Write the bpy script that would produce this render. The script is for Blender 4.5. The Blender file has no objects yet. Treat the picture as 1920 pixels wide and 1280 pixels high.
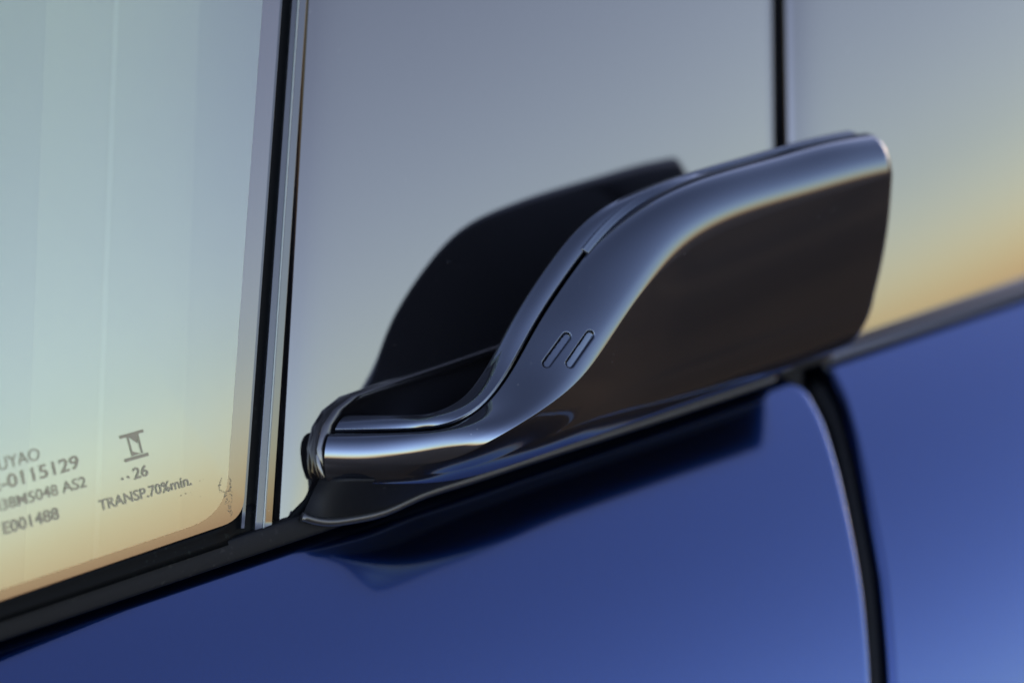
import bpy, math
import numpy as np
from mathutils import Matrix, Vector
R = math.radians

# ------------------------------------------------------------------ frame
# car frame, centimetres: x along the car, v up along the glass, n out of the glass
TILT = R(20)                       # tumblehome of the side glass
X = np.array([1., 0, 0]); V = np.array([0, math.sin(TILT), math.cos(TILT)])
N = np.array([0, -math.cos(TILT), math.sin(TILT)])
O = np.array([0, 0, .95])          # a point on the pillar, 0.95 m above the ground
def W(p):                          # car frame (cm) -> world (m)
    p = np.asarray(p, float)
    return O + .01 * (p[..., 0:1] * X + p[..., 1:2] * V + p[..., 2:3] * N)

# ------------------------------------------------------------------ camera
A_, B_ = .83, .994
xc = np.array([A_ * math.cos(R(17.9)), A_ * math.sin(R(17.9)), -math.sqrt(1 - A_ ** 2)])
vc = np.array([B_ * math.cos(R(103)), B_ * math.sin(R(103)), .116])
xc /= np.linalg.norm(xc); vc -= xc * vc.dot(xc); vc /= np.linalg.norm(vc)
nc = np.cross(xc, vc)
CAM = np.array([xc[i] * X + vc[i] * V + nc[i] * N for i in range(3)])   # right, up, toward camera (world)
DIST, PXS = 1.05, .00015                   # metres to the pillar, metres per photograph pixel there
LENS = 36 * DIST / (1920 * PXS)
CP = O + DIST * CAM[2]
cam = bpy.data.cameras.new('camera'); co = bpy.data.objects.new('camera', cam)
bpy.context.scene.collection.objects.link(co); bpy.context.scene.camera = co
m = Matrix.Identity(4)
for i in range(3):
    for j in range(3): m[j][i] = CAM[i][j]
    m[i][3] = CP[i]
co.matrix_world = m
cam.sensor_width = 36; cam.lens = LENS; cam.clip_start = .05; cam.clip_end = 20000
cam.dof.use_dof = True; cam.dof.focus_distance = DIST - .058; cam.dof.aperture_fstop = 5.2
cam.dof.aperture_blades = 0

# ------------------------------------------------------------------ sky, sun, exposure
SUN_EL, SUN_ROT = 3., 50.
sc = bpy.context.scene
w = bpy.data.worlds.new("World"); sc.world = w; w.use_nodes = True
nt = w.node_tree; bg = nt.nodes['Background']
sky = nt.nodes.new('ShaderNodeTexSky'); sky.sky_type = 'NISHITA'; sky.sun_disc = False
sky.sun_elevation = R(SUN_EL); sky.sun_rotation = R(SUN_ROT)
sky.air_density = .85; sky.dust_density = 1.2; sky.ozone_density = 1.5
wb = nt.nodes.new('ShaderNodeMixRGB'); wb.blend_type = 'MULTIPLY'; wb.inputs[0].default_value = 1; wb.inputs[2].default_value = (1.11, .945, .99, 1)   # the photograph's white balance
gm = nt.nodes.new('ShaderNodeGamma'); gm.inputs[1].default_value = 1.6      # and its contrast
nt.links.new(sky.outputs[0], gm.inputs[0]); hs = nt.nodes.new('ShaderNodeHueSaturation'); hs.inputs['Saturation'].default_value = .68
nt.links.new(gm.outputs[0], hs.inputs['Color']); nt.links.new(hs.outputs[0], wb.inputs[1]); nt.links.new(wb.outputs[0], bg.inputs[0]); bg.inputs[1].default_value = .12
sl = bpy.data.lights.new('sun', 'SUN'); sl.energy = .6; sl.angle = R(.5); sl.color = (1, .8, .6)
so = bpy.data.objects.new('sun', sl); sc.collection.objects.link(so)
sd = Vector((math.sin(R(SUN_ROT)) * math.cos(R(SUN_EL)), math.cos(R(SUN_ROT)) * math.cos(R(SUN_EL)), math.sin(R(SUN_EL))))
so.rotation_euler = sd.to_track_quat('Z', 'Y').to_euler(); so.location = (3, 2, 4)
sc.view_settings.view_transform = 'Standard'; sc.view_settings.look = 'None'
sc.view_settings.gamma = 1; sc.view_settings.exposure = 3.88
sc.cycles.max_bounces = 10; sc.cycles.glossy_bounces = 8

# ------------------------------------------------------------------ pixel helpers
def ray(px, py):                           # camera ray in the car frame, cm
    d = (px - 960) * PXS / DIST * CAM[0] - (py - 640) * PXS / DIST * CAM[1] - CAM[2]
    f = lambda q: np.array([q.dot(X), q.dot(V), q.dot(N)])
    return f((CP - O)) * 100, f(d)
def at(px, py, n=0.):                      # where that ray meets the plane at distance n from the glass
    o, d = ray(px, py); return o + d * (n - o[2]) / d[2]
def proj(P):                               # car frame -> photograph pixels
    q = W(P) - CP; z = -(q @ CAM[2])
    return np.stack([960 + (q @ CAM[0]) / z * DIST / PXS, 640 - (q @ CAM[1]) / z * DIST / PXS], -1)

def spline(t, P, q):                       # natural cubic spline through the rows of P
    t = np.asarray(t, float); P = np.asarray(P, float); q = np.asarray(q, float); n = len(t); h = np.diff(t)
    M = np.zeros((n, n)); r = np.zeros_like(P); M[0, 0] = M[-1, -1] = 1
    for i in range(1, n - 1):
        M[i, i - 1] = h[i - 1]; M[i, i] = 2 * (h[i - 1] + h[i]); M[i, i + 1] = h[i]
        r[i] = 6 * ((P[i + 1] - P[i]) / h[i] - (P[i] - P[i - 1]) / h[i - 1])
    m2 = np.linalg.solve(M, r); k = np.clip(np.searchsorted(t, q) - 1, 0, n - 2)
    sh = (slice(None),) + (None,) * (P.ndim - 1)
    a = (t[k + 1] - q)[sh]; b = (q - t[k])[sh]; hk = h[k][sh]
    return (m2[k] * a ** 3 + m2[k + 1] * b ** 3) / (6 * hk) + (P[k] / hk - m2[k] * hk / 6) * a + (P[k + 1] / hk - m2[k + 1] * hk / 6) * b
def curve(pts, n):
    pts = np.asarray(pts, float); t = np.r_[0, np.cumsum(np.linalg.norm(np.diff(pts, axis=0), axis=1))]
    return spline(t, pts, np.linspace(0, t[-1], n))
def gauss(P, s):                           # smooth the rows, end rows kept
    k = np.arange(-4 * s, 4 * s + 1); g = np.exp(-k ** 2 / (2. * s * s)); g /= g.sum(); p = 4 * s
    E = np.concatenate([2 * P[:1] - P[p:0:-1], P, 2 * P[-1:] - P[-2:-p - 2:-1]])
    return np.stack([np.convolve(E[:, i], g, 'valid') for i in range(P.shape[1])], 1)

# ------------------------------------------------------------------ materials
def mat(name, col, rough=.1, metal=0., ior=1.5, coat=0., croughness=.03, coat_ior=1.5):
    m = bpy.data.materials.new(name); m.use_nodes = True; b = m.node_tree.nodes['Principled BSDF']
    b.inputs['Base Color'].default_value = (*col, 1); b.inputs['Roughness'].default_value = rough
    b.inputs['Metallic'].default_value = metal; b.inputs['IOR'].default_value = ior
    b.inputs['Coat Weight'].default_value = coat; b.inputs['Coat Roughness'].default_value = croughness
    b.inputs['Coat IOR'].default_value = coat_ior
    return m, b, m.node_tree
def noise(nt, scale, detail=3, stretch=None, coord='Object', rough=.5):
    tc = nt.nodes.new('ShaderNodeTexCoord'); mp = nt.nodes.new('ShaderNodeMapping'); n = nt.nodes.new('ShaderNodeTexNoise')
    if stretch: mp.inputs['Scale'].default_value = stretch
    n.inputs['Scale'].default_value = scale; n.inputs['Detail'].default_value = detail; n.inputs['Roughness'].default_value = rough
    nt.links.new(tc.outputs[coord], mp.inputs[0]); nt.links.new(mp.outputs[0], n.inputs['Vector']); return n
def ramp(nt, src, stops):
    r = nt.nodes.new('ShaderNodeValToRGB'); e = r.color_ramp.elements
    while len(e) < len(stops): e.new(.5)
    for k, (p, c) in enumerate(stops): e[k].position = p; e[k].color = (*c, 1) if len(c) == 3 else c
    nt.links.new(src, r.inputs[0]); return r
def bump(nt, b, src, dist, strength=1., slot='Normal'):
    u = nt.nodes.new('ShaderNodeBump'); u.inputs['Distance'].default_value = dist; u.inputs['Strength'].default_value = strength
    nt.links.new(src, u.inputs['Height']); nt.links.new(u.outputs[0], b.inputs[slot]); return u
def dust(nt, b, base, speck=(.25, .25, .24), amount=.012, scale=900, thr=.80):    # tiny settled specks of dust
    n = noise(nt, scale, 0); big = noise(nt, 60, 2)
    r = ramp(nt, n.outputs[0], [(thr, (0, 0, 0)), (thr + .05, (1, 1, 1))])
    r2 = ramp(nt, big.outputs[0], [(.5, (0, 0, 0)), (.75, (1, 1, 1))])
    mu = nt.nodes.new('ShaderNodeMath'); mu.operation = 'MULTIPLY'
    nt.links.new(r.outputs[0], mu.inputs[0]); nt.links.new(r2.outputs[0], mu.inputs[1])
    mx = nt.nodes.new('ShaderNodeMixRGB'); mx.inputs[1].default_value = (*base, 1); mx.inputs[2].default_value = (*speck, 1)
    nt.links.new(mu.outputs[0], mx.inputs[0]); nt.links.new(mx.outputs[0], b.inputs['Base Color'])

M = {}
M['paint'], b, n_ = mat('blue metallic car paint', (.004, .03, .14), .19, 1., 1.5, 1., .02, 1.6)
nn = noise(n_, 5200, 1); rr = ramp(n_, nn.outputs[0], [(.35, (.004, .028, .125)), (.7, (.007, .038, .16))]); n_.links.new(rr.outputs[0], b.inputs['Base Color'])
peel = noise(n_, 420, 2); bump(n_, b, peel.outputs[0], .0000045, 1., 'Coat Normal')
M['gloss'], b, n_ = mat('gloss black plastic', (.004, .004, .005), .05, 0, 1.9); dust(n_, b, (.004, .004, .005), amount=.01)
M['satin'], b, n_ = mat('satin black plastic', (.004, .004, .005), .24, 0, 1.75)
M['pillar'], b, n_ = mat('polished black pillar cover', (.004, .004, .005), .03, 0, 2.3); dust(n_, b, (.004, .004, .005), (.10, .10, .10), scale=1200, thr=.82)
b.inputs['Specular Tint'].default_value = (1, .965, .90, 1)
M['handle'], b, n_ = mat('gloss black handle lacquer', (.002, .002, .002), .05, 0, 2.05); dust(n_, b, (.004, .004, .005), (.08, .08, .08), scale=1400, thr=.82)
b.inputs['Specular Tint'].default_value = (.68, .80, 1, 1)
M['rubber'], b, n_ = mat('soft black rubber', (.004, .005, .006), .6, 0, 1.25); dust(n_, b, (.003, .0035, .0045), (.02, .02, .02), scale=700, thr=.70)
nn = noise(n_, 1500, 3); bump(n_, b, nn.outputs[0], .00006)
M['lip'], b, n_ = mat('smooth rubber lip', (.012, .013, .014), .3, 0, 1.7)  # paler than the gasket rubber, so the colour carries the lip's highlight
M['seal'], b, n_ = mat('black window seal', (.001, .0015, .002), .5, 0, 1.15); dust(n_, b, (.001, .0015, .002), (.012, .016, .014), scale=900, thr=.72)
M['glass'], b, n_ = mat('coated green side glass', (.0, .0, .0), .02, 0, 2.32)
b.inputs['Specular Tint'].default_value = (1, 1, 1, 1)
tr = n_.nodes.new('ShaderNodeBsdfTransparent'); tr.inputs[0].default_value = (.55, .61, .48, 1); ad = n_.nodes.new('ShaderNodeAddShader')
n_.links.new(b.outputs[0], ad.inputs[0]); n_.links.new(tr.outputs[0], ad.inputs[1]); n_.links.new(ad.outputs[0], n_.nodes['Material Output'].inputs[0])
M['lining'], b, n_ = mat('pale cabin lining', (.46, .46, .38), .9, 0, 1.3)
M['lining_b'], b, n_ = mat('lining with dimmer painted reflection', (.40, .405, .34), .9, 0, 1.3)  # darker tone for the dimmer reflection bands
M['lining_streak'], b, n_ = mat('painted reflection streak', (.54, .54, .46), .9, 0, 1.3)  # lighter strip standing in for a reflection streak in the glass
M['frit'], b, n_ = mat('dark ceramic glass border', (.022, .012, .010), .04, 0, 2.1)
M['print'], b, n_ = mat('etched glass print', (.20, .18, .125), .6, 0, 1.2)
M['smudge'], b, n_ = mat('dried adhesive smudge', (.11, .10, .07), .6, 0, 1.2)
M['trim'], b, n_ = mat('satin trim strip', (.01, .012, .014), .22, 0, 1.8)
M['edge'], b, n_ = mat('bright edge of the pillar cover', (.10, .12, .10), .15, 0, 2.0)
M['dark'], b, n_ = mat('unlit gap behind the doors', (.003, .003, .004), .6, 0, 1.3)
M['ground'], b, n_ = mat('brown earth ground', (.05, .035, .025), .95, 0, 1.3)
nn = noise(n_, 1.1, 4, rough=.5); rr = ramp(n_, nn.outputs[0], [(.32, (.016, .0125, .007)), (.66, (.050, .038, .020))]); n_.links.new(rr.outputs[0], b.inputs['Base Color'])

# ------------------------------------------------------------------ mesh helpers
def link(name, verts, faces, m, parent, smooth=True, label=None):
    me = bpy.data.meshes.new(name); me.from_pydata([tuple(p) for p in verts], [], [tuple(map(int, f)) for f in faces])
    if smooth: me.polygons.foreach_set('use_smooth', [True] * len(me.polygons))
    me.materials.append(M[m]); me.update()
    o = bpy.data.objects.new(name, me); sc.collection.objects.link(o)
    if parent: o.parent = parent
    if label: o['label'] = label
    return o
def gridfaces(a, b, closed=False, off=0):
    i, j = np.meshgrid(np.arange(a - 1), np.arange(b if closed else b - 1), indexing='ij'); i = i.ravel(); j = j.ravel(); k = (j + 1) % b
    return np.stack([i * b + j, (i + 1) * b + j, (i + 1) * b + k, i * b + k], 1) + off
def grid(name, G, m, parent, closed=False, caps=False, flip=False, **k):    # G (rows, cols, 3) in the car frame
    a, b = G.shape[:2]; f = gridfaces(a, b, closed)
    if flip: f = f[:, ::-1]
    f = [tuple(q) for q in f]
    if caps: f += [tuple(range(b)), tuple(reversed(range((a - 1) * b, a * b)))]
    return link(name, W(G.reshape(-1, 3)), f, m, parent, **k)
def tube(name, pts, r, m, parent, nseg=14, n=60, squash=1., **k):
    P = curve(pts, n); T = np.gradient(P, axis=0); T /= np.linalg.norm(T, axis=1)[:, None]
    r = np.interp(np.linspace(0, 1, n), np.linspace(0, 1, len(np.atleast_1d(r))), np.atleast_1d(r)) if np.ndim(r) else np.full(n, r)
    s = np.cross(T, [0, 0, 1.]); s /= np.linalg.norm(s, axis=1)[:, None]; u = np.cross(s, T)
    a = np.linspace(0, 2 * np.pi, nseg, endpoint=False)
    G = P[:, None] + r[:, None, None] * (np.cos(a)[None, :, None] * s[:, None] + squash * np.sin(a)[None, :, None] * u[:, None])
    return grid(name, G, m, parent, True, True, **k)

# pillar / glass surface: gently convex up and along the car
RV, RX = 95., 230.
def gn(x, v, off=0., rv=RV, rx=1e9, x0=0., bx=0., bv=.046, xe=-7.):
    return off - (v + 2) ** 2 / (2 * rv) - (x - x0) ** 2 / (2 * rx) + bx * (xe - x) + bv * (v + 7)
def on(px, py, off=0., **k):               # the camera ray on that surface
    p = at(px, py, off)
    for _ in range(12): p = at(px, py, gn(p[0], p[1], off, **k))
    return p
def strip(name, ltop, lbot, rtop, rbot, offs, m, parent, y0=-1900, y1=1010, rows=90, depth=.6, bev=.05, **k):
    """a long strip between two straight edges given at photograph rows 0 and 850, solid, with rounded edges; offs = n at left, right"""
    G = []
    for y in np.linspace(y0, y1, rows):
        f = y / 850.; a = on(ltop + (lbot - ltop) * f, y, offs[0]); b = on(rtop + (rbot - rtop) * f, y, offs[1])
        d = (b - a) / np.linalg.norm(b - a); z = np.array([0, 0, 1.])
        G.append([a - z * depth, a - z * bev, a - z * bev * .3 + d * bev * .3, a + d * bev, a + d * (bev + .004), b - d * (bev + .004), b - d * bev, b - z * bev * .3 - d * bev * .3, b - z * bev, b - z * depth])
    return grid(name, np.array(G), m, parent, True, True, flip=True, **k)

# ------------------------------------------------------------------ the setting
g = 3000.
# (an added unseen sheet in the cabin blocks sky glow, further down)
link('ground', [(-g, -g, 0), (g, -g, 0), (g, g, 0), (-g, g, 0)], [(0, 1, 2, 3)], 'ground', None)['kind'] = 'structure'

car = bpy.data.objects.new('car', None); sc.collection.objects.link(car)
car['label'] = 'metallic blue car with gloss black pillar, side window and raised black door handle'; car['category'] = 'car'
bpy.context.view_layer.update()

# ------------------------------------------------------------------ painted doors
def a_of(s):                               # outward lean of the body skin, s cm below the belt line
    return np.interp(s, [-1, 0, 2, 5, 9, 14, 22, 40, 75], [38, 36, 30, 21, 11, 1, -5, -10, -14])
S = np.linspace(-.6, 76, 1533); aa = np.radians(a_of(S)); aa = np.convolve(np.pad(aa, 20, 'edge'), np.ones(41) / 41, 'valid')
ds = S[1] - S[0]; PV = -np.r_[0, np.cumsum(np.cos(aa[:-1]) * ds)]; PN = np.r_[0, np.cumsum(np.sin(aa[:-1]) * ds)]
i0 = np.argmin(abs(S)); PV -= PV[i0]; PN -= PN[i0]
BN = .05; RP = 500.
yl = lambda x, o=0: 1202 + o - .338 * x
def nb(x): return BN - (np.asarray(x) - 2) ** 2 / (2 * RP)
_t = []
for _x in range(-800, 2700, 50):
    _p = at(_x, yl(_x), BN)
    for _ in range(8): _p = at(_x, yl(_x), nb(_p[0]))
    _t.append(_p[:2])
_t = np.array(_t); _c = np.polyfit(_t[:, 0], _t[:, 1], 5)
_d = np.polyder(_c)
def vb(x): xx = np.clip(x, -26, 34); return np.polyval(_c, xx) + (x - xx) * np.polyval(_d, xx)
def skin(x, s, off=0.):
    v = vb(x) + np.interp(s, S, PV); n = nb(x) + np.interp(s, S, PN)
    if np.ndim(off) or off:
        a = np.radians(a_of(s)); v = v + off * np.sin(a); n = n + off * np.cos(a)
    return np.stack(np.broadcast_arrays(x, v, n), -1)
def paint_at(px, py):                      # (x, s) of the skin under a pixel
    o, d = ray(px, py); lo, hi = -.5, 45.
    def f(s):
        p = o
        for _ in range(5): p = o + d * (nb(p[0]) + np.interp(s, S, PN) - o[2]) / d[2] if _ else o + d * (BN + np.interp(s, S, PN) - o[2]) / d[2]
        return p, p[1] - (vb(p[0]) + np.interp(s, S, PV))
    for _ in range(50):
        mid = (lo + hi) / 2
        if f(mid)[1] > 0: hi = mid
        else: lo = mid
    return f(lo)[0][0], lo
def edge_x(pix):
    q = np.array([paint_at(*p) for p in pix]); i = np.argsort(q[:, 1]); return q[i]
def smooth_edge(q, s):
    k = np.interp(s, q[:, 1], q[:, 0]); hi = s > q[-1, 1]
    sl = (q[-1, 0] - q[-2, 0]) / (q[-1, 1] - q[-2, 1]); k = np.where(hi, q[-1, 0] + sl * np.clip(s - q[-1, 1], 0, 9), k)
    g = np.exp(-np.linspace(-2, 2, 21) ** 2); g /= g.sum(); return np.convolve(np.pad(k, 10, 'edge'), g, 'valid')
d1 = edge_x([(1455, 706), (1474, 711), (1505, 728), (1538, 788), (1564, 870), (1591, 985), (1613, 1105), (1629, 1280)])
d2 = edge_x([(1560, 684), (1590, 744), (1612, 821), (1643, 963), (1664, 1072), (1682, 1280)])
sr = np.concatenate([np.linspace(-.3, 12, 200), np.linspace(12.3, 75, 110)])
fold = [(0, 0), (.05, .012), (.10, .045), (.14, .10), (.16, .18), (.165, .5), (.165, 1.6)]
def door(name, q, side, far, r, label):
    e = smooth_edge(q, sr); G = []
    for x, s in zip(e, sr):
        u = np.linspace(0, 1, 70) ** 1.6
        row = [skin(x + (far - x) * k, s) for k in u][::-1]
        row += [skin(x + side * a * r, s, -b_ * r) for a, b_ in fold[1:]]
        G.append(row)
    G = np.array(G)
    # top edge turned in under the moulding
    top = G[0:1] + np.array([0, .02, -.5]); G = np.concatenate([top, G])
    return grid(name, G, 'paint', car, flip=(side > 0), label=label)
door('door_panel', d1, 1, -120, 1.0, 'blue door skin under the handle')
door('door_panel', d2, -1, 34, 1.5, 'blue door skin beyond the shut line')
# what is seen inside the shut line: dark jamb and a rubber lip
G = np.array([[skin(x, s, -1.5) for x in np.linspace(5, 26, 30)] for s in np.linspace(-.5, 44, 60)])
grid('door_jamb', G, 'dark', car)
pts = []
for p in [(1535, 700), (1572, 760), (1600, 850), (1625, 980), (1645, 1100), (1660, 1280)]:
    x, s = paint_at(*p); pts.append(skin(x + .12, s, -.75))
pts.append(skin(pts[-1][0] + .6, 22., -.75))
tube('jamb_seal', pts, .34, 'rubber', car, n=70)

# ------------------------------------------------------------------ belt moulding
def on_n(px, py, off):
    p = at(px, py, 0)
    for _ in range(8): p = at(px, py, nb(p[0]) + off)
    return p
def bands(name, top, bot, m, label=None, n=90, rise=(.0, .45), lipn=.12):
    """moulding between two pixel lines, lying a little proud of the skin"""
    G = []
    for t in np.linspace(0, 1, n):
        q = on_n(top[0][0] + (top[1][0] - top[0][0]) * t, top[0][1] + (top[1][1] - top[0][1]) * t, rise[0]); a = q
        b = on_n(bot[0][0] + (bot[1][0] - bot[0][0]) * t, bot[0][1] + (bot[1][1] - bot[0][1]) * t, rise[1] - .2)
        d = b - a; row = [a + [0, .05, -.9], a + [0, .0, -.08], a + [0, -.02, -.02]]
        for k in np.linspace(.06, .94, 9): row.append(a + d * k + np.array([0, 0, .035 * math.sin(math.pi * k)]))
        row += [b + [0, .01, -.02], b + [0, -.01, -.08], b + [0, 0, -.7]]
        G.append(row)
    return grid(name, np.array(G), m, car, True, True, label=label)
yl = lambda x, o=0: 1202 + o - .338 * x
bands('belt_moulding', ((-900, yl(-900, -41)), (1560, yl(1560, -50))), ((-900, yl(-900)), (1560, yl(1560))), 'rubber', rise=(.4, .6), label='matt black rubber strip along the window bottom')
bands('belt_moulding', ((1548, yl(1548, -46)), (2300, yl(2300, -28))), ((1548, yl(1548, 4)), (2300, yl(2300, 4))), 'gloss', rise=(-.2, .5), label='glossy strip along the belt line behind the handle')

# ------------------------------------------------------------------ side window
def quad_surface(name, ltop, lbot, rtop, rbot, off, m, y0, y1, nx=60, ny=80, botline=None, surf=None, **k):
    G = []
    for t in np.linspace(0, 1, ny):
        row = []
        for u in np.linspace(0, 1, nx):
            f0 = (y0 / 850.); tx = ltop + (lbot - ltop) * f0; tx2 = rtop + (rbot - rtop) * f0
            xt = tx + (tx2 - tx) * u
            xb0 = ltop + (lbot - ltop) * y1 / 850.; xb1 = rtop + (rbot - rtop) * y1 / 850.; xb = xb0 + (xb1 - xb0) * u
            yb = botline(xb) if botline else y1
            row.append(on(xt + (xb - xt) * t, y0 + (yb - y0) * t, off, **(surf or {})))
        G.append(row)
    G = np.array(G); 
    return grid(name, G, m, car, **k)

GS = dict(bx=.04, bv=.066)                 # the pane leans a little differently from the pillar
def pane(name, outline, off, m, thick, K=26, inner=None, label=None):
    """a glass pane (or, with an inner outline, a border round it), curved like the side of the car"""
    P = np.array([on(x, y, off, **GS) for x, y in outline]); nP = len(P)
    if inner is None:
        c = P.mean(0); rings = [c + (P - c) * f for f in np.linspace(1, .01, K)]
    else:
        Q = np.array([on(x, y, off, **GS) for x, y in inner]); rings = [P + (Q - P) * f for f in np.linspace(0, 1, 7)]
    for r in rings: r[:, 2] = gn(r[:, 0], r[:, 1], off, **GS)
    F = [tuple(q) for q in gridfaces(len(rings), nP, True)]; base = len(rings) * nP
    F += [tuple(q) for q in gridfaces(2, nP, True, base)]
    V_ = np.concatenate(rings + [P - [0, 0, thick], P - [0, 0, .001]])
    if inner is None: F.append(tuple(reversed(range((K - 1) * nP, K * nP))))
    return link(name, W(V_), F, m, car, label=label)
def dense(pts, step=14):
    out = []
    for a, b in zip(pts, pts[1:] + pts[:1]):
        n = max(1, int(math.dist(a, b) / step)); out += [(a[0] + (b[0] - a[0]) * i / n, a[1] + (b[1] - a[1]) * i / n) for i in range(n)]
    return out
def rounded(pts, r, idx):                  # round the numbered corners of a pixel polygon
    out = []
    for i, p in enumerate(pts):
        if i not in idx: out.append(p); continue
        a = np.array(pts[i - 1], float); b = np.array(pts[(i + 1) % len(pts)], float); p = np.array(p, float)
        A = p + (a - p) / np.linalg.norm(a - p) * r; B = p + (b - p) / np.linalg.norm(b - p) * r
        for t in np.linspace(0, 1, 9): out.append(tuple((1 - t) ** 2 * A + 2 * t * (1 - t) * p + t * t * B))
    return out
ex = lambda t, b, y: t + (b - t) * y / 850.
# outer sheet with its dark ceramic border, and the clear area inside it
def segs(pts, n=40, ref=None):
    ref = ref or pts; ns = [max(1, min(n, int(math.dist(a, b) / 30))) for a, b in zip(ref, ref[1:] + ref[:1])]
    return [(a[0] + (b[0] - a[0]) * i / n, a[1] + (b[1] - a[1]) * i / n) for a, b, n in zip(pts, pts[1:] + pts[:1], ns) for i in range(n)]
border = rounded([(ex(526, 465, -1900), -1900), (ex(526, 465, 985), 972), (-1600, 1127 + .34 * 1600), (-1600, -1900)], 40, [1])
inner = rounded([(ex(494, 432, -1870), -1870), (ex(494, 432, 985), 965), (-1580, 1104 + .335 * 1580), (-1580, -1870)], 70, [1])
wf = pane('window_border', segs(border), .0, 'frit', .35, inner=segs(inner, ref=border), label='dark border of the side window')
wg = pane('window_glass', segs(inner, 24), .0, 'glass', .002, label='side window glass reflecting the sky')
# pale cabin lining behind the glass; its tone bands imitate reflections in the pane
for p0_, p1_, n0_, mm in ((-2200, 62, -4.6, 'lining_b'), (62, 190, -4.6, 'lining'), (190, 199, -4.6, 'lining_streak'), (199, 351, -4.6, 'lining'), (351, 700, -4.6, 'lining_b')):
    a_, b_ = at(p0_, 640, n0_), at(p1_, 640, n0_); Q = []
    for v in np.linspace(-26, 40, 30):
        x0_ = a_[0] + .33 * (v - a_[1]); x1_ = b_[0] + .33 * (v - b_[1])
        Q.append([(x0_, v, n0_ - .8), (x0_, v, n0_), (x1_ - .002, v, n0_), (x1_ - .002, v, n0_ - .8)])
    grid('lining_reflection_band', np.array(Q), mm, car, True, True, smooth=False)

Q = np.array([[(x_, v_, -12.) for x_ in np.linspace(-60, 60, 9)] for v_ in np.linspace(-85, 34, 14)])
grid('cabin_glow_blocker', Q, 'dark', car)  # unseen dark sheet added to stop sky glow coming through the cabin

# print on the glass
def glass_text(body, px, py, ux, h, width=None, name='glass_marking', bold=.012, shear=0.):
    cu = bpy.data.curves.new('t', 'FONT'); cu.body = body; cu.size = 1; cu.offset = bold; cu.resolution_u = 4
    ob = bpy.data.objects.new('t', cu); sc.collection.objects.link(ob)
    dg = bpy.context.evaluated_depsgraph_get(); me = bpy.data.meshes.new_from_object(ob.evaluated_get(dg))
    bpy.data.objects.remove(ob)
    co_ = np.array([v.co[:2] for v in me.vertices]); x0, x1 = co_[:, 0].min(), co_[:, 0].max()
    cap = .73 if body[0] not in '.' else .73
    a = on(px, py, .014, **GS); e = on(px + 100, py - ux * 100, .014, **GS); d = e - a; d[2] = 0; d /= np.linalg.norm(d)
    up = np.array([-d[1], d[0], 0]); hh = h * .0150 / cap
    ww = hh if width is None else (np.linalg.norm((on(px + width, py - ux * width, 0, **GS) - a)[:2]) / (x1 - x0))
    P = np.array([a + d * (q[0] - x0) * ww + up * (q[1] + shear * q[0]) * hh for q in co_]); P[:, 2] = gn(P[:, 0], P[:, 1], .0165, **GS)
    F = [tuple(p.vertices) for p in me.polygons]
    o = link(name, W(P), F, 'print', wg, smooth=False, label='the characters %s printed on the glass' % body); return o
SL = .285
glass_text('FUYAO', -14, 886, SL, 22, 90, bold=.0)
glass_text('E-0115129', -14, 923, SL, 24, 164, bold=.015)
glass_text('038M5048 AS2', -10, 961, SL, 20, 173, bold=.01)
glass_text('E001488', 8, 1001, SL, 21, 104, bold=.02)
glass_text('26', 252, 898, SL, 20, 27, bold=.02)
glass_text('TRANSP.70%min.', 188, 957, SL, 19, 172, bold=.015)
def print_poly(pix, name='glass_marking', m='print', off=.0165, label=None):
    P = np.array([on(x, y, off, **GS) for x, y in pix]); return link(name, W(P), [tuple(range(len(P)))], m, wg, smooth=False, label=label)
def print_polys(polys, name, m, off=.0165, label=None):
    Vs = []; F = []
    for q in polys:
        F.append(tuple(range(len(Vs), len(Vs) + len(q)))); Vs += [on(x, y, off, **GS) for x, y in q]
    return link(name, W(np.array(Vs)), F, m, wg, smooth=False, label=label)
z = lambda q: [(x / 2.667, 760 + y / 2.667) for x, y in q]
print_polys([z([(597, 152), (715, 118), (719, 133), (601, 168)]), z([(622, 268), (741, 234), (745, 250), (627, 284)]),
             z([(634, 158), (643, 155), (669, 251), (660, 254)]), z([(683, 143), (692, 140), (716, 236), (707, 239)]),
             z([(643, 156), (683, 144), (689, 190)]), z([(656, 228), (706, 238), (667, 250)])],
            'glass_marking', 'print', label='square I shaped mark printed on the glass')
circ = lambda cx, cy, r, n=12: [(cx + r * math.cos(a), cy + r * math.sin(a)) for a in np.linspace(0, 2 * np.pi, n, endpoint=False)]
print_polys([circ(230, 897.5, 2.6), circ(241, 894, 2.6)], 'glass_marking', 'print', label='two printed dots before the 26')

# ------------------------------------------------------------------ seals and trim between window and pillar
strip('glass_edge', 523, 462, 529.5, 468.5, (.03, .035), 'trim', car, y1=990, bev=.006)
strip('window_seal', 528, 467, 552, 491, (-.12, -.12), 'seal', car, y1=1010, bev=.05)
strip('trim_strip', 548, 488, 558.5, 503, (.03, .06), 'trim', car, y1=1010, bev=.02)
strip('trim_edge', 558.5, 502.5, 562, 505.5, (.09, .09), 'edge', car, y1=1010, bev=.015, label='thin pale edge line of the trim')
strip('pillar_trim', 561.5, 505, 575, 519, (.07, .06), 'gloss', car, y1=1010, bev=.012)
strip('trim_gap', 574, 517, 580, 533, (-.4, -.4), 'dark', car, y1=1010, depth=.3)
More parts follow.
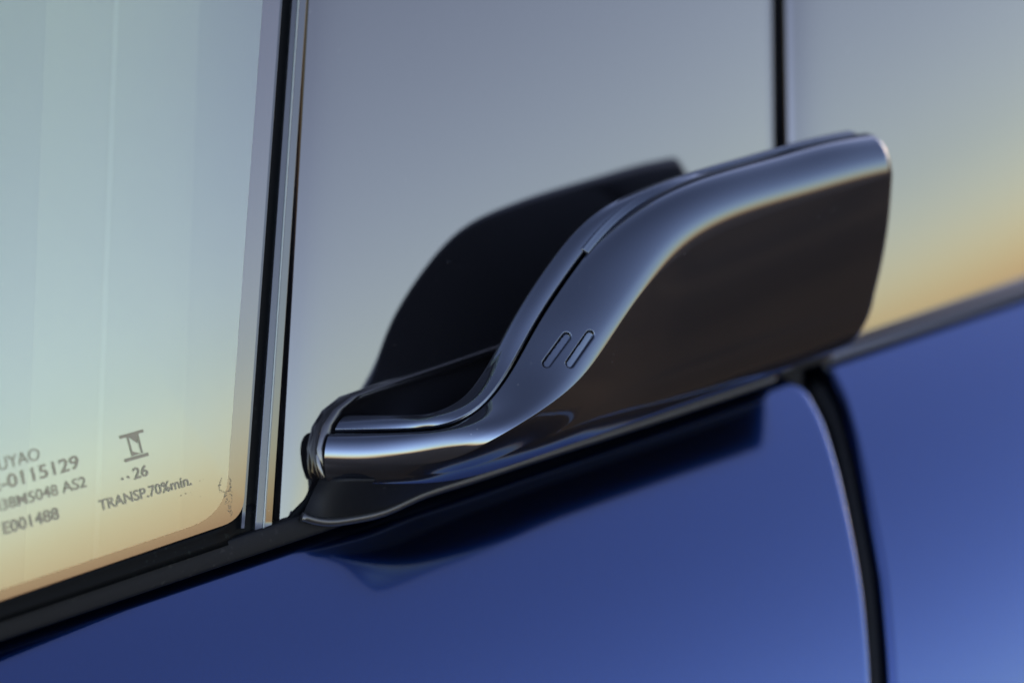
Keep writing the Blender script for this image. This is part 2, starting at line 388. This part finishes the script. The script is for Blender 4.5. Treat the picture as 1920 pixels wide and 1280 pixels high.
# black lower seal under the glass
G = []
for t in np.linspace(0, 1, 60):
    x = -900 + (490 + 900) * t
    a = on(x, 1124 - .33 * x - 3 - (20 if x > 430 else 0), -.06, **(GS if x < 440 else {})); b = on(x, yl(x, -36), -.02, **(GS if x < 440 else {}))
    G.append([a - [0, 0, .3], a, a * .7 + b * .3 + [0, 0, -.03], a * .3 + b * .7 + [0, 0, -.03], b, b - [0, 0, .3]])
grid('lower_seal', np.array(G), 'seal', car, True, True, label='black seal under the window glass')

# ------------------------------------------------------------------ pillar covers
def cover(name, l, r, y0, botline, off, surf, m, label, bev=.12, nx=70, ny=150, side='l'):
    G = []
    for t in np.linspace(0, 1, ny):
        row = []
        for u in np.linspace(0, 1, nx):
            fx = lambda y: ex(*l, y) + (ex(*r, y) - ex(*l, y)) * u
            yb = botline(fx(980)); y = y0 + (yb - y0) * t
            p_ = on(fx(y), y, off, **surf); row.append(p_)
        row = np.array(row); row[:, 2] -= .07 * np.exp(-(row[:, 0] - row[0, 0]) / .45); L, Q = row[0], row[-1]; z_ = np.array([0, 0, 1.]); d = (row[1] - row[0]) / np.linalg.norm(row[1] - row[0])
        ed = [(.0, .8), (.0, .14), (.012, .07), (.05, .02)]
        bevr = .008; pre = [L - d * bev - z_ * bev * 5] + [L - d * bev * (1 - math.sin(a)) - z_ * bev * (1 - math.cos(math.pi / 2 - a)) for a in np.linspace(0, 1.35, 6)]
        post = [Q + d * bevr * (1 - math.sin(a)) - z_ * bevr * (1 - math.cos(math.pi / 2 - a)) for a in np.linspace(1.35, 0, 6)] + [Q + d * bevr - z_ * .6]
        row = np.concatenate([row[:1], row[:1] + d * .006, row[1:-1], row[-1:] - d * .006, row[-1:]]); G.append(np.concatenate([pre, row, post]))
    return grid(name, np.array(G), m, car, label=label, flip=False)
cover('pillar_cover', (582, 534), (1447, 1456), -1900, lambda x: yl(x, -40), .10, dict(rx=RX, x0=0.), 'pillar', 'gloss black pillar cover behind the handle')
cover('pillar_cover', (1487, 1499), (2380, 2420), -1900, lambda x: yl(x, -30), .10, dict(rx=RX, x0=14.), 'pillar', 'gloss black cover to the right of the dark gap')
strip('gap_seal', 1440, 1450, 1496, 1508, (-.6, -.6), 'dark', car, y1=760, depth=.3)

# ------------------------------------------------------------------ door handle
ST = [  # E: edge of the top band (x, y, n)   G: split line   I: inner edge   F: lower face   B: bottom
 ((608, 868, .9), (624, 813, .75), (648, 776, .65), (609, 884, .85), (614, 902, .8)),
 ((690, 871, 1.7), (700, 813, 1.5), (712, 776, 1.4), (690, 888, 1.65), (692, 906, 1.5)),
 ((765, 872, 2.35), (770, 812, 2.2), (768, 776, 2.05), (765, 890, 2.2), (765, 908, 2.0)),
 ((846, 862, 3.35), (828, 806, 3.0), (812, 772, 2.7), (843, 884, 3.0), (836, 906, 2.4)),
 ((930, 822, 4.4), (882, 783, 3.6), (862, 750, 3.0), (922, 858, 3.9), (905, 890, 2.75)),
 ((1018, 768, 4.75), (928, 742, 3.85), (897, 712, 3.15), (1008, 820, 4.1), (985, 864, 2.95)),
 ((1082, 718, 4.8), (966, 688, 3.9), (928, 664, 3.4), (1072, 785, 4.3), (1045, 842, 3.1)),
 ((1132, 656, 4.85), (1006, 616, 3.95), (964, 594, 3.6), (1122, 750, 4.25), (1090, 826, 3.15)),
 ((1174, 592, 4.9), (1044, 556, 4.0), (1004, 530, 3.7), (1165, 720, 4.2), (1130, 812, 3.2)),
 ((1220, 532, 4.95), (1092, 488, 4.05), (1048, 468, 3.75), (1210, 690, 4.15), (1175, 796, 3.05)),
 ((1272, 486, 5.0), (1150, 420, 4.1), (1110, 400, 3.8), (1262, 668, 4.15), (1225, 778, 3.05)),
 ((1340, 447, 5.1), (1232, 363, 4.2), (1200, 353, 3.85), (1330, 640, 4.15), (1290, 756, 3.05)),
 ((1424, 413, 5.2), (1335, 323, 4.3), (1305, 318, 3.9), (1412, 612, 4.2), (1370, 728, 3.05)),
 ((1520, 380, 5.3), (1448, 291, 4.4), (1418, 286, 3.95), (1505, 580, 4.2), (1455, 698, 3.05)),
 ((1604, 354, 5.4), (1538, 266, 4.5), (1508, 261, 4.05), (1585, 555, 4.25), (1530, 672, 3.05)),
 ((1668, 334, 5.45), (1606, 253, 4.55), (1576, 247, 4.1), (1646, 535, 4.25), (1590, 650, 3.05)),
]
RL = np.array([[at(*p) for p in s] for s in ST])                       # stations, rails, 3
tt = np.r_[0, np.cumsum(np.linalg.norm(np.diff((RL[:, 0] + RL[:, 1]) / 2, axis=0), axis=1))]
NS = 1300; q = np.linspace(0, tt[-1], NS)
RL = spline(tt, RL.reshape(len(tt), -1), q).reshape(NS, 5, 3); RL[:, 3] = RL[:, 4] + (RL[:, 3] - RL[:, 4]) * .78; RL = np.stack([gauss(RL[:, i], (18, 26, 30, 55, 55)[i]) for i in range(5)], 1)
UP = np.array([0, math.cos(TILT), math.sin(TILT)])                     # world up in the car frame
E, Gr, I, F, B = [RL[:, i] for i in range(5)]
D = Gr - E; H = D @ UP; bk = D - H[:, None] * UP; bl_ = np.linalg.norm(bk, axis=1); bk /= bl_[:, None]
NC = 120; w_ = np.linspace(0, 1, NC) ** 1.15
th = np.radians(np.interp(w_, [0, .02, .08, .17, .27, .45, .7, 1], [6, 17, 22, 29, 43, 63, 88, 112]))
dw = np.diff(w_); fh = np.r_[0, np.cumsum(np.cos(th[:-1]) * dw)]; fb = np.r_[0, np.cumsum(np.sin(th[:-1]) * dw)]; fh /= fh[-1]; fb /= fb[-1]
cham = E[:, None] + H[:, None, None] * fh[None, :, None] * UP + (bl_[:, None] * bk)[:, None] * fb[None, :, None]
# front face and curled-under bottom
ht = np.linalg.norm(E - F, axis=1)[:, None]
front = [F + (E - F) * t - bk * .035 * np.minimum(ht, 5) * math.sin(math.pi * t) for t in np.linspace(0, 1, 22)[:-1]]
C = F + (F - E) * .42 * (np.linalg.norm(B - F, axis=1) / np.maximum(np.linalg.norm(F - E, axis=1), .05))[:, None] * 1.2
under = [(1 - t) ** 2 * B + 2 * t * (1 - t) * C + t * t * F for t in np.linspace(0, 1, 18)[:-1]]
K = B + bk * .25 + UP * .25; K[:, 2] = np.minimum(K[:, 2], .75)
lower = [K + (B - K) * t for t in np.linspace(0, 1, 5)[:-1]]
outer = np.concatenate([np.stack(lower + under + front, 1), cham], 1)
nF = len(lower) + len(under) + len(front)
# soften the crease a little by smoothing across the profile near it
for _ in range(6):
    a, b_ = nF - 3, nF + 4; outer[:, a:b_] = outer[:, a:b_] * .5 + .25 * (outer[:, a - 1:b_ - 1] + outer[:, a + 1:b_ + 1])
# split line: outer part turns down into the groove
dI = I - Gr; dI /= np.linalg.norm(dI, axis=1)[:, None]; nrm = np.cross(np.gradient(E, axis=0), dI); nrm /= np.linalg.norm(nrm, axis=1)[:, None]
if nrm[NS // 2] @ UP < 0: nrm = -nrm
gl = [Gr + dI * .015 - nrm * .01, Gr + dI * .03 - nrm * .035, Gr + dI * .034 - nrm * .25]
outer = np.concatenate([outer, np.stack(gl, 1)], 1)
# inner part: lip, band, rolled back edge, back face
g0 = Gr + dI * .10; I2 = I - dI * .1
inn = [g0 - nrm * .25, g0 - nrm * .03, g0 + dI * .012 + nrm * .002, g0 + dI * .035 + nrm * .012]
for t in np.linspace(.05, .92, 12): inn.append(g0 + (I2 - g0) * t + nrm * (.015 + .05 * math.sin(math.pi * t)))
J = I + bk * .12 - UP * .22
inn += [(1 - t) ** 2 * (I2 + nrm * .01) + 2 * t * (1 - t) * (I + dI * .05) + t * t * J for t in np.linspace(0, 1, 8)]
inn += [J + (K - J) * t + bk * .12 * math.sin(math.pi * t) for t in np.linspace(0, 1, 24)[1:]]
inner_ = np.stack(inn, 1)

def endcap(G, r=.30, n=9, cen=None):       # rounded far end of a swept part
    T = G[-1] - G[-6]; T = T.mean(0); T /= np.linalg.norm(T); P = G[-1]; t = np.gradient(P, axis=0)
    t /= np.maximum(np.linalg.norm(t, axis=1), 1e-9)[:, None]; nn_ = np.cross(t, T); nn_ /= np.linalg.norm(nn_, axis=1)[:, None]
    if (nn_ * (cen - P)).sum() < 0: nn_ = -nn_
    return np.stack([P + T * r * math.sin(a) + nn_ * r * (1 - math.cos(a)) for a in np.linspace(0, math.pi / 2, n)[1:]], 0), T
cen = (outer[-1].mean(0) + inner_[-1].mean(0)) / 2
ring = np.concatenate([outer[-1, :-3], inner_[-1, 4:-1]]); 
def capsule():
    """rounded end of the handle, over both halves"""
    P = ring; T = np.array([1., 0, 0]) * .97 + np.array([0, .0, .0]); T /= np.linalg.norm(T)
    Pp = np.roll(P, 1, 0); Pn = np.roll(P, -1, 0); t = Pn - Pp; t /= np.maximum(np.linalg.norm(t, axis=1), 1e-9)[:, None]
    nn_ = np.cross(t, T); nn_ /= np.linalg.norm(nn_, axis=1)[:, None]
    if (nn_ * (cen - P)).sum() < 0: nn_ = -nn_
    for _ in range(12): nn_ = (nn_ + np.roll(nn_, 1, 0) + np.roll(nn_, -1, 0)) / 3
    nn_ /= np.linalg.norm(nn_, axis=1)[:, None]
    r = .26; rows = [P - T * .01] + [P + T * r * math.sin(a) + nn_ * r * (1 - math.cos(a)) for a in np.linspace(0, math.pi / 2, 12)]
    last = rows[-1]; c2 = last.mean(0)
    for f in (.7, .35, .02): rows.append(c2 + (last - c2) * f)
    return np.stack(rows, 0)
hd = bpy.data.objects.new('door_handle', None); sc.collection.objects.link(hd); hd.parent = car
hd['label'] = 'gloss black door handle standing out from the pillar'

# two recessed bars pressed into the band
nO = np.cross(np.gradient(outer, axis=1), np.gradient(outer, axis=0)); nO /= np.maximum(np.linalg.norm(nO, axis=2), 1e-9)[..., None]
if (nO[NS // 2, nF + 40] @ np.array([0, .7, .7])) < 0: nO = -nO
pj = proj(outer)
def nearest(px, py):
    d = (pj[:, nF:nF + NC] - np.array([px, py])); i = np.unravel_index(np.argmin((d ** 2).sum(-1)), d.shape[:2]); return outer[i[0], nF + i[1]]
disp = np.zeros(outer.shape[:2]); bars = []
for a, b_ in (((1025, 681), (1062, 631)), ((1069, 681), (1106, 628))):
    pa, pb = nearest(*a), nearest(*b_); ab = pb - pa; s_ = np.clip(((outer - pa) @ ab) / (ab @ ab), 0, 1)
    d = np.linalg.norm(outer - (pa + s_[..., None] * ab), axis=2); rr_ = .145
    k = np.clip((rr_ - d) / .055, 0, 1); disp = np.maximum(disp, k * k * (3 - 2 * k)); bars.append((d < rr_ - .058, (outer - (pa + s_[..., None] * ab)) @ np.cross(ab / np.linalg.norm(ab), nO[NS // 2, nF + 40])))
outer0 = outer.copy(); outer = outer - nO * (.10 * disp)[..., None]
grid('outer_shell', outer, 'handle', hd, label='broad outer band and face of the handle')
grid('inner_shell', inner_, 'handle', hd, label='narrow inner band and back of the handle')
grid('end_cap', capsule(), 'handle', hd, closed=True)
for msk, crs in bars:
    fs = gridfaces(*outer.shape[:2]); keep = msk.ravel()[fs].all(1); fs = fs[keep]; ids = np.unique(fs); mp = {k: i for i, k in enumerate(ids)}
    if crs[msk] @ (outer[msk] @ dI[NS // 2] - (outer[msk] @ dI[NS // 2]).mean()) < 0: crs = -crs
    P = (outer + nO * (.018 + .2 * crs)[..., None]).reshape(-1, 3)[ids]
    link('emblem_bar', W(P), [tuple(mp[i] for i in f) for f in fs], 'handle', hd)

# raised insert along the split line
def idx_at(px):
    p = proj(Gr); return int(np.argmin(abs(p[:, 0] - px)))
i0_, i1_ = idx_at(1102), idx_at(1338); rows = []
for i in range(i0_, i1_, 2):
    a = Gr[i] - dI[i] * .02 + nrm[i] * .0; e = dI[i]; nn_ = nrm[i]; wd = .24
    tp = min(1, (i1_ - i) / 140.); hh_ = lambda k: nn_ * (.03 + (.065 * k if k else 0)) * (.35 + .65 * tp)
    rows.append([a - nn_ * .1, a + hh_(0) * .6, a + e * .012 + hh_(0), a + e * .03 + hh_(.1)] + [a + e * wd * k + hh_(k) for k in (.25, .5, .75)] + [a + e * (wd - .03) + hh_(.95), a + e * (wd - .012) + hh_(.9), a + e * wd + hh_(.7), a + e * wd - nn_ * .1])
grid('insert_strip', np.array(rows), 'handle', hd, True, True, label='slim raised insert on the split line')

# ------------------------------------------------------------------ base of the handle on the car
base_out = [(660, 915, .0), (606, 904, .0), (592, 885, .0), (587, 842, .0), (596, 800, .0), (614, 770, .0), (646, 744, .0), (730, 714, .0), (930, 646, .0), (1200, 560, 0), (1480, 470, 0), (1540, 480, 0), (1575, 560, 0), (1560, 640, 0), (1480, 690, 0), (1200, 785, 0), (900, 885, 0)]
P = np.array([on(x, y, .1) for x, y in segs([q[:2] for q in base_out])]); c = P.mean(0); rows = []
for f, h in ((1.0, -.2), (1.0, .12), (.994, .20), (.985, .25), (.97, .26), (.95, .22), (.94, .10)):
    Q = c + (P - c) * f; Q[:, 2] += h; rows.append(Q)
for f in (.7, .4, .02):
    Q = c + (P - c) * f; Q[:, 2] += .10; rows.append(Q)
grid('handle_base', np.array(rows), 'satin', car, closed=True, label='black base plate the handle grows from')
rim = [(630, 915, .3), (614, 903, .45), (602, 880, .45), (597, 840, .4), (609, 792, .4), (646, 756, .4), (724, 726, .4), (832, 690, .4), (940, 654, .4), (1100, 600, .4), (1300, 534, .4), (1480, 478, .4)]
tube('base_rim', [at(*p) for p in rim], .14, 'satin', car, n=110, label='rounded rim of the handle base')

# ------------------------------------------------------------------ rubber gasket under the handle
lowp = [(566, 968), (600, 977), (660, 973), (720, 959), (780, 932), (860, 905), (960, 872), (1100, 826), (1250, 777), (1380, 733), (1466, 704)]
upp = [(600, 895), (612, 896), (650, 896), (720, 898), (800, 898), (860, 885), (960, 855), (1100, 812), (1250, 762), (1380, 718), (1466, 692)]
LO = np.array([on_n(*p, .55 + .0 * p[0]) for p in lowp]); UPn = [.40, .7, 1.3, 1.7, 1.8, 1.6, 1.4, 1.3, 1.25, 1.2, 1.1]
UR = np.array([at(*p, n) for p, n in zip(upp, UPn)])
LO = curve(LO, 160); UR = curve(UR, 160); rows = []
for k in np.linspace(0, 1, 14):
    rows.append(UR + (LO - UR) * k + np.array([0, -.10, -.10]) * math.sin(math.pi * k)[..., None] if False else UR + (LO - UR) * k + np.array([0, -.08, -.12]) * math.sin(math.pi * k))
rows.append(LO + [0, -.1, -.3]); rows.insert(0, UR + [0, 0, -.8])
grid('gasket', np.stack(rows, 1), 'rubber', car, label='flared rubber gasket under the handle')
tube('gasket_lip', LO[::4], [.12] * 11, 'lip', car, n=160, label='rounded lower lip of the gasket')
G = []
for p, q_ in zip(curve(np.array([(860, 893), (1100, 808), (1300, 742), (1475, 686)]), 40), curve(np.array([(860, 901), (1100, 822), (1300, 757), (1475, 700)]), 40)):
    a = at(*p, 1.0); b_ = at(*q_, .9); G.append([a - [0, 0, .6], a, b_, b_ - [0, 0, .6]])

cs = [(530, 985), (538, 972), (552, 955), (572, 934), (590, 913), (602, 900), (625, 900), (650, 930), (640, 965), (590, 1000)]
P = np.array([on(x, y, .08, rx=RX) for x, y in segs(cs, 8)]); c = P.mean(0); rows = []
for f, h in ((1, -.4), (1, .03), (.985, .05), (.95, .06), (.02, .06)):
    Q = c + (P - c) * f; Q[:, 2] += h; rows.append(Q)
grid('corner_seal', np.array(rows), 'seal', car, closed=True)
# dried adhesive marks near the corner of the pane
def ribbon(pix, wd, name='smudge'):
    q = curve(np.array(pix, float), 40); t = np.gradient(q, axis=0); t /= np.linalg.norm(t, axis=1)[:, None]; nn_ = np.stack([-t[:, 1], t[:, 0]], 1)
    rnd = np.random.default_rng(len(pix)); ww = wd * (.35 + .65 * rnd.random(40))[:, None]
    Lf = [on(*p, .004, **GS) for p in q + nn_ * ww]; Rt = [on(*p, .004, **GS) for p in q - nn_ * ww]
    return Lf, Rt
Vs, Fs = [], []; rnd = np.random.default_rng(4)
for pix, n_, sp in (([(416, 897), (411, 908), (411, 917), (418, 922), (428, 920), (432, 912), (432, 900)], 46, .9), ([(424, 926), (427, 940), (430, 955), (433, 966)], 40, 2.2), ([(431, 895), (434, 925), (434, 962)], 34, 1.2), ([(330, 940), (350, 930), (385, 905)], 9, 6)):
    q = curve(np.array(pix, float), n_)
    for p in q:
        p = p + rnd.normal(0, sp, 2); r_ = rnd.uniform(.35, 1.3); a0 = rnd.uniform(0, 6); o = len(Vs)
        Vs += [on(p[0] + r_ * rnd.uniform(.5, 1.3) * math.cos(a0 + k), p[1] + r_ * rnd.uniform(.5, 1.3) * math.sin(a0 + k), .004, **GS) for k in np.linspace(0, 6.28, 7)[:-1]]
        Fs.append(tuple(range(o + 5, o - 1, -1)))
link('smudge', W(np.array(Vs)), Fs, 'smudge', wg, smooth=False, label='dried glue marks at the corner of the pane')
